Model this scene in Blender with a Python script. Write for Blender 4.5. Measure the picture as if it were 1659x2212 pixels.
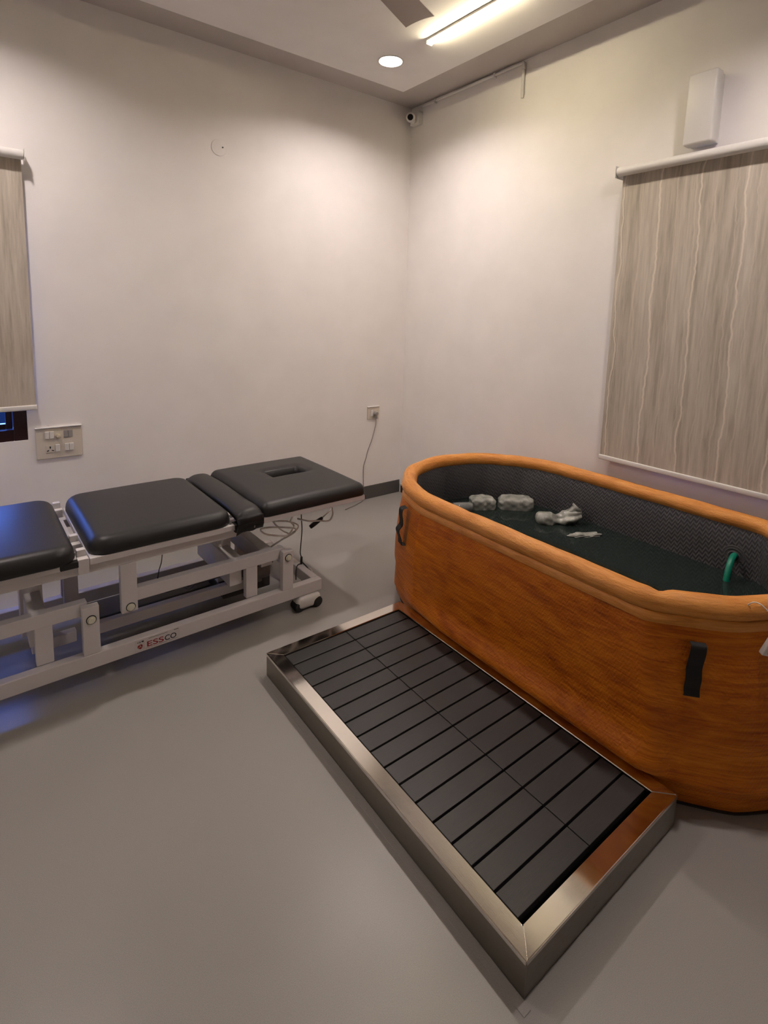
import bpy, bmesh, math, random
from mathutils import Vector, Matrix
random.seed(7)
PI = math.pi
for o in list(bpy.data.objects): bpy.data.objects.remove(o)
scene = bpy.context.scene
COL = scene.collection

# ------------------------------------------------------------------ camera
cam_d = bpy.data.cameras.new('camera'); cam = bpy.data.objects.new('camera', cam_d); COL.objects.link(cam)
cam_d.sensor_fit = 'VERTICAL'; cam_d.sensor_height = 36.0; cam_d.sensor_width = 27.0
F_PX = 1164.0; PXC = (834.0, 836.0)
cam_d.lens = F_PX / 2212.0 * 36.0
cam_d.shift_x = -(PXC[0] - 829.5) / 2212.0
cam_d.shift_y = (PXC[1] - 1106.0) / 2212.0
cam_d.clip_start = 0.05
RM = Matrix(((0.79490081, 0.06070032, -0.60369542), (-0.60608913, 0.12549254, -0.78543465), (0.02808314, 0.99023588, 0.13654393)))
# camera-to-world: columns are the camera axes
cam.matrix_world = Matrix.Translation((-2.8041, -3.4197, 1.5)) @ RM.to_4x4()
scene.camera = cam

# ------------------------------------------------------------------ world, exposure
scene.view_settings.view_transform = 'Standard'
scene.view_settings.look = 'None'
scene.view_settings.gamma = 1.0
scene.view_settings.use_curve_mapping = False
scene.view_settings.exposure = 0.57
SKY_STRENGTH = 36.0
DOWNLIGHT = 362.0
STRIP = 64.0
w = bpy.data.worlds.new('dusk'); scene.world = w; w.use_nodes = True
nt = w.node_tree; nt.nodes.clear()
tc = nt.nodes.new('ShaderNodeTexCoord'); sep = nt.nodes.new('ShaderNodeSeparateXYZ'); ramp = nt.nodes.new('ShaderNodeValToRGB')
bg = nt.nodes.new('ShaderNodeBackground'); wo = nt.nodes.new('ShaderNodeOutputWorld')
mp = nt.nodes.new('ShaderNodeMapRange'); mp.inputs[1].default_value = -1; mp.inputs[2].default_value = 1
nt.links.new(tc.outputs['Generated'], sep.inputs[0]); nt.links.new(sep.outputs['Z'], mp.inputs[0]); nt.links.new(mp.outputs[0], ramp.inputs[0])
ramp.color_ramp.elements[0].position = 0.48; ramp.color_ramp.elements[0].color = (0.004, 0.006, 0.012, 1)
ramp.color_ramp.elements[1].position = 0.53; ramp.color_ramp.elements[1].color = (0.07, 0.19, 0.85, 1)
nt.links.new(ramp.outputs[0], bg.inputs[0]); bg.inputs[1].default_value = SKY_STRENGTH
nt.links.new(bg.outputs[0], wo.inputs[0])

# ------------------------------------------------------------------ materials
MATS = {}
class N:
    def __init__(s, name):
        s.m = bpy.data.materials.new(name); s.m.use_nodes = True; s.t = s.m.node_tree
        s.b = s.t.nodes['Principled BSDF']
    def new(s, t, **kw):
        n = s.t.nodes.new(t)
        for k, v in kw.items():
            if k.startswith('i_'): n.inputs[k[2:].replace('_', ' ')].default_value = v
            else: setattr(n, k, v)
        return n
    def l(s, a, b): s.t.links.new(a, b)
    def set(s, **kw):
        for k, v in kw.items():
            kk = {'color': 'Base Color', 'rough': 'Roughness', 'metal': 'Metallic', 'spec': 'Specular IOR Level', 'alpha': 'Alpha',
                  'coat': 'Coat Weight', 'coatr': 'Coat Roughness', 'trans': 'Transmission Weight', 'ior': 'IOR', 'sheen': 'Sheen Weight',
                  'sub': 'Subsurface Weight'}[k]
            s.b.inputs[kk].default_value = (*v, 1) if k == 'color' else v
        return s
    def coord(s, out='Object', scale=(1, 1, 1)):
        c = s.new('ShaderNodeTexCoord'); m = s.new('ShaderNodeMapping'); m.inputs['Scale'].default_value = scale
        s.l(c.outputs[out], m.inputs[0]); return m.outputs[0]
    def noise(s, vec, scale, detail=4, rough=.55, dist=0):
        n = s.new('ShaderNodeTexNoise'); n.inputs['Scale'].default_value = scale; n.inputs['Detail'].default_value = detail
        n.inputs['Roughness'].default_value = rough; n.inputs['Distortion'].default_value = dist; s.l(vec, n.inputs['Vector']); return n.outputs[0]
    def ramp(s, fac, stops):
        r = s.new('ShaderNodeValToRGB'); e = r.color_ramp.elements
        while len(e) < len(stops): e.new(0.5)
        for i, (p, c) in enumerate(stops): e[i].position = p; e[i].color = (*c, 1)
        s.l(fac, r.inputs[0]); return r.outputs[0]
    def bump(s, h, strength, dist=.002):
        n = s.new('ShaderNodeBump'); n.inputs['Strength'].default_value = strength; n.inputs['Distance'].default_value = dist
        s.l(h, n.inputs['Height'])
        if s.b.inputs['Normal'].links: s.l(s.b.inputs['Normal'].links[0].from_socket, n.inputs['Normal'])
        s.l(n.outputs[0], s.b.inputs['Normal']); return n
    def math(s, op, a, b=None, c=None):
        n = s.new('ShaderNodeMath', operation=op)
        for i, v in enumerate((a, b, c)):
            if v is None: continue
            if isinstance(v, (int, float)): n.inputs[i].default_value = v
            else: s.l(v, n.inputs[i])
        return n.outputs[0]

def simple(name, color, rough=.5, metal=0, bump=0, bscale=200, **kw):
    n = N(name).set(color=color, rough=rough, metal=metal, **kw)
    v = n.coord()
    nz = n.noise(v, bscale, 3)
    if bump: n.bump(nz, bump, .001)
    # faint tonal variation of the material itself
    r = n.ramp(n.noise(v, 3, 3), [(0.3, tuple(c * .96 for c in color)), (0.7, tuple(min(1, c * 1.03) for c in color))])
    n.l(r, n.b.inputs['Base Color'])
    MATS[name] = n.m; return n.m

simple('wall_paint', (.845, .81, .775), .62, bump=.12, bscale=90)
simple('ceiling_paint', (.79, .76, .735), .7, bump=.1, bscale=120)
simple('slab_shaded', (.52, .475, .44), .7, bump=.1, bscale=120)  # shade above the dropped panel, put into a darker base colour
simple('white_plastic', (.72, .70, .66), .35)
simple('cream_plastic', (.66, .60, .50), .35)
simple('ivory_knob', (.62, .55, .40), .35)
simple('grey_plastic', (.32, .30, .28), .4)
simple('black_plastic', (.012, .011, .011), .35)
simple('black_rubber', (.018, .018, .018), .7)
simple('black_strap', (.006, .006, .006), .75)
simple('lens_glass', (.002, .002, .002), .12)
simple('powder_coat', (.70, .665, .645), .38, bump=.05, bscale=300)
simple('bolt_cap', (.74, .72, .58), .3)
simple('chrome_tab', (.55, .54, .52), .25, metal=1)
simple('frame_wood', (.022, .006, .006), .3)
simple('dark_void', (.01, .01, .01), .9)
simple('actuator_dark', (.05, .045, .042), .5)
simple('galvanized', (.22, .20, .19), .4, metal=.6)
simple('sign_vinyl', (.66, .62, .60), .35)
simple('sign_red', (.30, .016, .016), .4)
simple('sign_black', (.02, .018, .02), .4)
simple('green_rubber', (.0, .19, .115), .38)
simple('cable_white', (.78, .74, .70), .5)
simple('cable_grey', (.26, .23, .20), .5)
simple('cable_black', (.015, .014, .013), .5)
simple('fan_paint', (.46, .39, .335), .45, bump=.2, bscale=150)
simple('baseboard_grey', (.085, .08, .075), .45)
simple('baseboard_dark', (.035, .025, .02), .5)
simple('deck_core', (.006, .006, .006), .8)
simple('outside_ground', (.004, .0045, .005), .9, spec=0.0)
simple('plaster_chip', (.75, .70, .66), .8)

# floor: homogeneous grey vinyl sheet, satin, with the faint orange peel of the sheet
n = N('vinyl_floor').set(color=(.2, .19, .18), rough=.36, spec=.42)
v = n.coord()
c = n.ramp(n.noise(v, 450, 2), [(.3, (.266, .252, .230)), (.7, (.322, .306, .282))])
big = n.ramp(n.noise(v, 1.3, 3), [(.35, (.95, .95, .95)), (.65, (1, 1, 1))])
mx = n.new('ShaderNodeMix', data_type='RGBA', blend_type='MULTIPLY'); mx.inputs[0].default_value = 1
n.l(c, mx.inputs[6]); n.l(big, mx.inputs[7]); n.l(mx.outputs[2], n.b.inputs['Base Color'])
n.bump(n.noise(v, 260, 2), .12, .001)
rr = n.ramp(n.noise(v, 6, 4), [(.3, (.31,) * 3), (.75, (.40,) * 3)]); n.l(rr, n.b.inputs['Roughness'])
MATS['vinyl_floor'] = n.m

# brushed stainless steel
def steel(name, rough, stretch, col=(.62, .585, .54)):
    n = N(name).set(color=col, rough=rough, metal=1)
    v = n.coord(scale=stretch)
    nz = n.noise(v, 30, 4)
    n.bump(nz, .05, .0005)
    r = n.ramp(nz, [(.3, (rough * .8,) * 3), (.7, (rough * 1.25,) * 3)]); n.l(r, n.b.inputs['Roughness'])
    v2 = n.coord(); n.bump(n.noise(v2, 7, 3), .12, .002)
    MATS[name] = n.m
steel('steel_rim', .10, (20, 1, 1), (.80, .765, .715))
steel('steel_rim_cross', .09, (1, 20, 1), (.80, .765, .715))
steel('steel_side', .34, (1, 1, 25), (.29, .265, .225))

# composite deck slats
n = N('deck_composite').set(color=(.04, .04, .04), rough=.40, spec=.38)
v = n.coord(scale=(3, 120, 40)); nz = n.noise(v, 6, 5)
n.l(n.ramp(nz, [(.3, (.026, .0255, .0245)), (.7, (.038, .0365, .035))]), n.b.inputs['Base Color']); n.bump(nz, .15, .0006)
MATS['deck_composite'] = n.m

# black upholstery vinyl
n = N('upholstery_vinyl').set(color=(.015, .0148, .0145), rough=.42, spec=.42)
v = n.coord(); vo = n.new('ShaderNodeTexVoronoi', feature='DISTANCE_TO_EDGE'); vo.inputs['Scale'].default_value = 420; n.l(v, vo.inputs['Vector'])
n.bump(vo.outputs['Distance'], .18, .0006); n.bump(n.noise(v, 14, 3), .12, .004)
MATS['upholstery_vinyl'] = n.m

# wood printed pvc of the tub (uv in metres along / up the wall)
def tubmat(name, cols, chev, chev_str, rough, grain=True):
    n = N(name).set(rough=rough, spec=.28 if grain else .45)
    uvn = n.new('ShaderNodeUVMap'); sp = n.new('ShaderNodeSeparateXYZ'); n.l(uvn.outputs[0], sp.inputs[0])
    if grain:
        mpg = n.new('ShaderNodeMapping'); mpg.inputs['Scale'].default_value = (2.2, 26, 1); n.l(uvn.outputs[0], mpg.inputs[0])
        g = n.noise(mpg.outputs[0], 3.2, 7, .62, .9)
        mpb = n.new('ShaderNodeMapping'); mpb.inputs['Scale'].default_value = (1.5, 4, 1); n.l(uvn.outputs[0], mpb.inputs[0])
        g2 = n.noise(mpb.outputs[0], 2.6, 4, .5, 1.5)
        gg = n.math('ADD', n.math('MULTIPLY', g, .6), n.math('MULTIPLY', g2, .4))
        n.l(n.ramp(gg, cols), n.b.inputs['Base Color'])
    else:
        g = n.noise(n.coord(), 60, 3); n.l(n.ramp(g, cols), n.b.inputs['Base Color'])
    tri = n.math('PINGPONG', n.math('MULTIPLY', sp.outputs[0], 75), 1.0)
    ph = n.math('ADD', n.math('MULTIPLY', sp.outputs[1], 55 if chev == 1 else 48), n.math('MULTIPLY', tri, .9))
    ph2 = n.math('ADD', ph, n.math('MULTIPLY', sp.outputs[0], 22))
    sn = n.math('SINE', n.math('MULTIPLY', ph2, 2 * PI))
    n.bump(sn, chev_str, .0016)
    crk = n.new('ShaderNodeMapping'); crk.inputs['Scale'].default_value = (14, 30, 1); crk.inputs['Rotation'].default_value = (0, 0, .5); n.l(uvn.outputs[0], crk.inputs[0])
    n.bump(n.noise(crk.outputs[0], 4.0, 5, .6, .6), .6 if grain else .1, .005)
    MATS[name] = n.m
WOOD = [(.30, (.23, .045, .001)), (.44, (.46, .108, .002)), (.56, (.60, .170, .005)), (.66, (.70, .235, .014)), (.78, (.38, .080, .002))]
tubmat('wood_pvc', WOOD, 1, .22, .42)
tubmat('wood_pvc_rim', [(.30, (.42, .145, .022)), (.46, (.62, .245, .048)), (.60, (.74, .33, .080)), (.74, (.54, .195, .032))], 1, .0, .38)
tubmat('liner_pvc', [(.3, (.062, .062, .065)), (.7, (.082, .081, .084))], 2, .55, .42, grain=False)

# water
n = N('pool_water').set(color=(.018, .027, .024), rough=.03, spec=.5, alpha=.80, ior=1.33)
v = n.coord(); n.bump(n.noise(v, 9, 2), .05, .004)
MATS['pool_water'] = n.m
# frosted ice
n = N('frosted_ice').set(color=(.42, .42, .38), rough=.22, spec=.6)
v = n.coord(); a = n.noise(v, 22, 5, .6, .4)
n.l(n.ramp(a, [(.3, (.17, .178, .155)), (.55, (.32, .325, .285)), (.75, (.56, .56, .52))]), n.b.inputs['Base Color']); n.bump(n.noise(v, 40, 4), .3, .004)
MATS['frosted_ice'] = n.m
n = N('clear_plastic').set(color=(.30, .31, .29), rough=.1, spec=.7, alpha=.55)
v = n.coord(); n.bump(n.noise(v, 60, 3), .4, .004); MATS['clear_plastic'] = n.m
# glass
n = N('window_glass').set(color=(.01, .012, .016), rough=.02, alpha=.25, spec=.5); n.noise(n.coord(), 5); MATS['window_glass'] = n.m

# roller blind fabric with woven vertical streaks
def blindmat(name, seed, light, strong):
    n = N(name).set(rough=.75, spec=.25)
    c0 = n.new('ShaderNodeTexCoord'); mpv = n.new('ShaderNodeMapping'); mpv.inputs['Scale'].default_value = (1, 1, .07); mpv.inputs['Location'].default_value = (seed, seed * .7, seed)
    n.l(c0.outputs['Object'], mpv.inputs[0])
    fine = n.noise(mpv.outputs[0], 55, 5, .65, .25)
    mp2 = n.new('ShaderNodeMapping'); mp2.inputs['Scale'].default_value = (1, 1, .05); mp2.inputs['Location'].default_value = (seed * 2, 3, seed); n.l(c0.outputs['Object'], mp2.inputs[0])
    mid = n.noise(mp2.outputs[0], 14, 4, .6, .6)
    base = n.ramp(n.math('ADD', n.math('MULTIPLY', fine, .55), n.math('MULTIPLY', mid, .45)), [(.36, (.36, .312, .250)), (.5, (.49, .435, .36)), (.64, (.60, .545, .46))])
    # pale wandering threads
    sp = n.new('ShaderNodeSeparateXYZ'); n.l(c0.outputs['Object'], sp.inputs[0])
    mp3 = n.new('ShaderNodeMapping'); mp3.inputs['Scale'].default_value = (0.35, 0.35, 1.6); n.l(c0.outputs['Object'], mp3.inputs[0])
    wob = n.math('MULTIPLY', n.math('SUBTRACT', n.noise(mp3.outputs[0], 1.6, 5, .55), .5), .11)
    s = n.math('ADD', n.math('ADD', sp.outputs[0], sp.outputs[1]), wob)
    cell = n.math('PINGPONG', n.math('ADD', n.math('MULTIPLY', s, 10.5), seed), 1.0)
    cell2 = n.math('PINGPONG', n.math('ADD', n.math('MULTIPLY', s, 23.0), seed * 1.7), 1.0)
    thin = n.math('SUBTRACT', 1.0, n.math('SMOOTH_MIN', n.math('MULTIPLY', cell, 15), 1.0, .1))
    thin2 = n.math('SUBTRACT', 1.0, n.math('SMOOTH_MIN', n.math('MULTIPLY', cell2, 9), 1.0, .1))
    brk = n.ramp(n.noise(mpv.outputs[0], 20, 3), [(.45, (0, 0, 0)), (.6, (1, 1, 1))])
    fac = n.math('MULTIPLY', n.math('ADD', n.math('MAXIMUM', thin, 0), n.math('MULTIPLY', n.math('MAXIMUM', thin2, 0), .35)), strong)
    mx = n.new('ShaderNodeMix', data_type='RGBA'); n.l(fac, mx.inputs[0]); n.l(base, mx.inputs[6]); mx.inputs[7].default_value = (*light, 1)
    n.l(mx.outputs[2], n.b.inputs['Base Color']); n.bump(fine, .15, .001)
    MATS[name] = n.m
blindmat('blind_fabric', 1.37, (.76, .69, .58), .85)
blindmat('blind_fabric_plain', 4.1, (.55, .49, .42), .2)

def emis(name, col, strength):
    n = N(name); n.b.inputs['Emission Color'].default_value = (*col, 1); n.b.inputs['Emission Strength'].default_value = strength
    n.set(color=(.8, .8, .8)); MATS[name] = n.m
emis('lamp_glow', (1.0, .875, .85), DOWNLIGHT)
emis('tube_glow', (1.0, .86, .58), STRIP)

# ------------------------------------------------------------------ mesh helpers
def link(name, bm, mat, parent=None, smooth=False, loc=None, auto=None):
    me = bpy.data.meshes.new(name)
    bmesh.ops.recalc_face_normals(bm, faces=bm.faces[:])
    if smooth:
        for f in bm.faces: f.smooth = True
        if auto is not None:
            for e in bm.edges:
                if len(e.link_faces) == 2 and e.calc_face_angle(0) > auto: e.smooth = False
    bm.to_mesh(me); bm.free()
    for m_ in (mat if isinstance(mat, (list, tuple)) else [mat]): me.materials.append(MATS[m_])
    o = bpy.data.objects.new(name, me); COL.objects.link(o)
    if parent: o.parent = parent
    if loc: o.location = loc
    return o
def box(bm, x0, x1, y0, y1, z0, z1, bev=0, seg=2, M=None):
    vs = [bm.verts.new((x, y, z)) for x in (min(x0, x1), max(x0, x1)) for y in (min(y0, y1), max(y0, y1)) for z in (min(z0, z1), max(z0, z1))]
    fs = [(0, 1, 3, 2), (4, 6, 7, 5), (0, 4, 5, 1), (2, 3, 7, 6), (0, 2, 6, 4), (1, 5, 7, 3)]
    faces = [bm.faces.new([vs[i] for i in f]) for f in fs]
    out = set(vs)
    if bev:
        es = list({e for f in faces for e in f.edges})
        r = bmesh.ops.bevel(bm, geom=es + vs, offset=bev, segments=seg, affect='EDGES', profile=.5)
        out = {v for v in vs if v.is_valid} | {v for f in r['faces'] for v in f.verts} | set(r['verts'])
    if M is not None:
        bmesh.ops.transform(bm, matrix=M, verts=[v for v in out if v.is_valid])
    return bm
def B(): return bmesh.new()
def cyl(bm, p, axis, r, h, seg=32, r2=None, bev=0):
    ax = Vector(axis).normalized(); q = Vector((0, 0, 1)).rotation_difference(ax)
    M = Matrix.Translation(Vector(p) + ax * h / 2) @ q.to_matrix().to_4x4()
    g = bmesh.ops.create_cone(bm, cap_ends=True, segments=seg, radius1=r, radius2=r if r2 is None else r2, depth=h, matrix=M)
    if bev:
        es = [e for e in {e for v in g['verts'] for e in v.link_edges} if any(len(f.verts) > 4 for f in e.link_faces)]
        bmesh.ops.bevel(bm, geom=es, offset=bev, segments=3, affect='EDGES', profile=.5)
    return bm
def catmull(pts, n=8, closed=False):
    P = [Vector(p) for p in pts]; out = []
    L = len(P); rng = range(L if closed else L - 1)
    for i in rng:
        if closed: a, b, c, d = P[(i - 1) % L], P[i], P[(i + 1) % L], P[(i + 2) % L]
        else: a, b, c, d = P[max(i - 1, 0)], P[i], P[i + 1], P[min(i + 2, L - 1)]
        for k in range(n):
            t = k / n
            out.append(.5 * ((2 * b) + (c - a) * t + (2 * a - 5 * b + 4 * c - d) * t * t + (3 * b - 3 * c + d - a) * t ** 3))
    if not closed: out.append(P[-1])
    return out
def tube(bm, pts, r, seg=10, closed=False, rf=None):
    P = [Vector(p) for p in pts]; L = len(P); rings = []
    up = None
    for i, p in enumerate(P):
        t = (P[(i + 1) % L] - P[i - 1]) if (closed or 0 < i < L - 1) else (P[1] - P[0] if i == 0 else P[-1] - P[-2])
        t.normalize()
        if up is None: up = Vector((0, 0, 1)) if abs(t.z) < .9 else Vector((1, 0, 0))
        s = t.cross(up).normalized(); up = s.cross(t).normalized()
        rr = r if rf is None else rf(i / L) * r
        rings.append([bm.verts.new(p + (s * math.cos(a) + up * math.sin(a)) * rr) for a in [2 * PI * k / seg for k in range(seg)]])
    for i in range(L if closed else L - 1):
        A, Bb = rings[i], rings[(i + 1) % L]
        for k in range(seg): bm.faces.new((A[k], A[(k + 1) % seg], Bb[(k + 1) % seg], Bb[k]))
    if not closed:
        bm.faces.new(rings[0]); bm.faces.new(rings[-1][::-1])
    return bm
def tag(o, label, cat, group=None):
    o['label'] = label; o['category'] = cat
    if group: o['group'] = group
    return o
def struct(o): o['kind'] = 'structure'; return o
def thing(name, loc, label, cat, group=None, rotz=0):
    o = bpy.data.objects.new(name, None); COL.objects.link(o); o.location = loc; o.rotation_euler = (0, 0, rotz)
    o.empty_display_size = .05
    return tag(o, label, cat, group)
def text_mesh(name, body, size, mat, parent, M, shear=0, bold=0, space=1.0, sx=1.0):
    cu = bpy.data.curves.new(name, 'FONT'); cu.body = body; cu.size = size; cu.extrude = .0004; cu.shear = shear; cu.offset = bold; cu.space_character = space
    o = bpy.data.objects.new(name, cu); COL.objects.link(o)
    dg = bpy.context.evaluated_depsgraph_get(); me = bpy.data.meshes.new_from_object(o.evaluated_get(dg))
    bpy.data.objects.remove(o)
    me.transform(M @ Matrix.Scale(sx, 4, (1, 0, 0))); me.materials.clear(); me.materials.append(MATS[mat])
    o = bpy.data.objects.new(name, me); COL.objects.link(o); o.parent = parent
    return o

# ------------------------------------------------------------------ room shell
RX, RY, RZ = -3.75, -5.6, 3.065     # far side walls behind the camera, upper ceiling
T = .2
W1 = (-3.45, -2.60, .765, 2.15)      # window in the left wall: x0,x1,z0,z1
W2 = (-3.05, -1.98, .80, 2.15)       # window in the right wall: y0,y1,z0,z1
bm = B(); box(bm, RX - T, T, RY - T, T, -.1, 0); struct(link('floor', bm, 'vinyl_floor'))
bm = B(); box(bm, RX - T, T, RY - T, T, RZ, RZ + .1); struct(link('ceiling', bm, 'slab_shaded'))
PZ_ = 2.95; G = .44
bm = B(); box(bm, RX + G, -G, RY + G, -G, PZ_, RZ + .0, bev=.002); pnl = struct(link('ceiling', bm, 'ceiling_paint'))
LAMPS = [(-.775, -.735), (-2.845, -.74), (-.775, -2.80)]
bm = B()
for x_, y_ in LAMPS: cyl(bm, (x_, y_, PZ_ - .05), (0, 0, 1), .068, .10, 48)
cut = link('cutter', bm, 'ceiling_paint'); md = pnl.modifiers.new('holes', 'BOOLEAN'); md.object = cut; md.operation = 'DIFFERENCE'; md.solver = 'EXACT'
me_ = bpy.data.meshes.new_from_object(pnl.evaluated_get(bpy.context.evaluated_depsgraph_get())); pnl.modifiers.clear(); pnl.data = me_; bpy.data.objects.remove(cut)
# left wall (plane y = 0) with its window opening
bm = B()
box(bm, RX - T, W1[0], 0, T, 0, RZ); box(bm, W1[1], T, 0, T, 0, RZ); box(bm, W1[0], W1[1], 0, T, 0, W1[2]); box(bm, W1[0], W1[1], 0, T, W1[3], RZ)
struct(link('wall_left', bm, 'wall_paint'))
bm = B()
box(bm, 0, T, W2[1], 0, 0, RZ); box(bm, 0, T, RY - T, W2[0], 0, RZ); box(bm, 0, T, W2[0], W2[1], 0, W2[2]); box(bm, 0, T, W2[0], W2[1], W2[3], RZ)
struct(link('wall_right', bm, 'wall_paint'))
bm = B(); box(bm, RX - T, RX, RY - T, 0, 0, RZ); struct(link('wall_back', bm, 'wall_paint'))
bm = B(); box(bm, RX, 0, RY - T, RY, 0, RZ); struct(link('wall_near', bm, 'wall_paint'))
bm = B(); box(bm, -60, 60, -60, 60, -.9, -.8); struct(link('ground', bm, 'outside_ground'))

# baseboards
bm = B(); box(bm, RX, -.010, -.008, 0, 0, .107, bev=.0015); struct(link('baseboard_left', bm, 'baseboard_grey'))
bm = B(); box(bm, -.009, 0, RY, -.022, 0, .060, bev=.0015); struct(link('baseboard_right', bm, 'baseboard_dark'))
bm = B(); box(bm, -.014, 0, RY, -.022, .0605, .078, bev=.003); struct(link('trim_1', bm, 'white_plastic'))

# windows: timber frame set in the opening, sash, glass
def window(name, M, w_, h_):
    root = struct(bpy.data.objects.new(name, None)); COL.objects.link(root); root.matrix_world = M
    bm = B(); f = .062
    for a in ((0, f, 0, h_), (w_ - f, w_, 0, h_), (f, w_ - f, 0, f), (f, w_ - f, h_ - f, h_)):
        box(bm, a[0], a[1], .006, .09, a[2], a[3], bev=.003)
    box(bm, w_ / 2 - .025, w_ / 2 + .025, .02, .08, f, h_ - f, bev=.003)
    link('window_frame', bm, 'frame_wood', root)
    for k in range(2):
        x0 = f + .002 if k == 0 else w_ / 2 + .027; x1 = w_ / 2 - .027 if k == 0 else w_ - f - .002
        bm = B(); g = .03
        for a in ((x0, x0 + g, f, h_ - f), (x1 - g, x1, f, h_ - f), (x0 + g, x1 - g, f, f + g), (x0 + g, x1 - g, h_ - f - g, h_ - f)):
            box(bm, a[0], a[1], .035, .07, a[2] + .001, a[3] - .001, bev=.002)
        s = link('sash', bm, 'frame_wood', root)
        bm = B(); box(bm, x0 + g, x1 - g, .05, .055, f + g, h_ - f - g); link('pane', bm, 'window_glass', s)
window('window_1', Matrix.Translation((W1[0], 0, W1[2])), W1[1] - W1[0], W1[3] - W1[2])
window('window_2', Matrix.Translation((0, W2[1], W2[2])) @ Matrix.Rotation(-PI / 2, 4, 'Z'), W2[1] - W2[0], W2[3] - W2[2])

# ------------------------------------------------------------------ lamps
def downlight(x, y, label):
    t = thing('downlight', (x, y, PZ_), label, 'light', 'round ceiling downlights')
    bm = B(); seg = 48
    prof = [(.0655, .028), (.0655, -.002), (.068, -.004), (.076, -.0035), (.078, 0)]
    rings = [[bm.verts.new((r * math.cos(2 * PI * k / seg), r * math.sin(2 * PI * k / seg), z)) for k in range(seg)] for r, z in prof]
    for i in range(len(rings) - 1):
        for k in range(seg): bm.faces.new((rings[i][k], rings[i][(k + 1) % seg], rings[i + 1][(k + 1) % seg], rings[i + 1][k]))
    link('ring', bm, 'white_plastic', t, smooth=True)
    bm = B(); cyl(bm, (0, 0, .026), (0, 0, 1), .065, .007, 48); link('diffuser', bm, 'lamp_glow', t)
downlight(-.775, -.735, 'round glowing ceiling downlight nearest the room corner')
downlight(-2.845, -.74, 'round ceiling downlight above the black massage table')
downlight(-.775, -2.80, 'round ceiling downlight above the near end of the tub')
t = thing('tube_light', (-.772, -1.068, PZ_), 'long thin glowing warm white tube light on the ceiling panel', 'light')
bm = B(); box(bm, -.019, .019, -.64, 0, -.012, 0, bev=.002); link('housing', bm, 'white_plastic', t)
bm = B(); box(bm, -.012, .012, -.636, -.004, -.027, -.0122, bev=.004, seg=3); link('diffuser', bm, 'tube_glow', t)
for ya, yb in ((-.0035, .004), (-.644, -.6365)):
    bm = B(); box(bm, -.0195, .0195, ya, yb, -.029, 0, bev=.002); link('end_cap', bm, 'white_plastic', t)

# ceiling fan, at rest
t = thing('ceiling_fan', (-1.83, -1.80, RZ - .115), 'brown ceiling fan hanging from the middle of the ceiling panel', 'fan')
bm = B(); cyl(bm, (0, 0, -.05), (0, 0, 1), .055, .05, 32, r2=.03); link('canopy', bm, 'fan_paint', t, smooth=True, auto=.6)
bm = B(); cyl(bm, (0, 0, -.20), (0, 0, 1), .011, .16, 16); link('downrod', bm, 'fan_paint', t, smooth=True, auto=.6)
bm = B(); cyl(bm, (0, 0, -.28), (0, 0, 1), .095, .085, 48, r2=.075, bev=.015); link('motor', bm, 'fan_paint', t, smooth=True, auto=.6)
for k in range(3):
    a = math.radians(22.5) + k * 2 * PI / 3
    M = Matrix.Rotation(a, 4, 'Z') @ Matrix.Translation((0, 0, -.25))
    bm = B(); nseg = 14; rows = []
    for i in range(nseg + 1):
        s = i / nseg; r = .15 + s * .475; wd = .048 + .018 * s; cx = 0
        tw = math.radians(10 - 4 * s)
        row = []
        for j in range(7):
            q = (j / 6 - .5) * 2
            e = 1.0
            yy = q * wd * e; row.append((r, yy * math.cos(tw), -yy * math.sin(tw) - .006 * (1 - q * q) * -1))
        rows.append(row)
    top = [[bm.verts.new(M @ Vector(p)) for p in row] for row in rows]
    bot = [[bm.verts.new(M @ (Vector(p) - Vector((0, 0, .003)))) for p in row] for row in rows]
    for i in range(nseg):
        for j in range(6):
            bm.faces.new((top[i][j], top[i + 1][j], top[i + 1][j + 1], top[i][j + 1])); bm.faces.new((bot[i][j], bot[i][j + 1], bot[i + 1][j + 1], bot[i + 1][j]))
    for i in range(nseg):
        bm.faces.new((top[i][0], bot[i][0], bot[i + 1][0], top[i + 1][0])); bm.faces.new((top[i][6], top[i + 1][6], bot[i + 1][6], bot[i][6]))
    for j in range(6):
        bm.faces.new((top[0][j], top[0][j + 1], bot[0][j + 1], bot[0][j])); bm.faces.new((top[-1][j], bot[-1][j], bot[-1][j + 1], top[-1][j + 1]))
    bl = link('blade', bm, 'fan_paint', t, smooth=True, auto=.7)
    bm = B(); box(bm, .07, .20, -.018, .018, -.010, -.004, bev=.002, M=M); link('blade_bracket', bm, 'fan_paint', bl)

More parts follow.
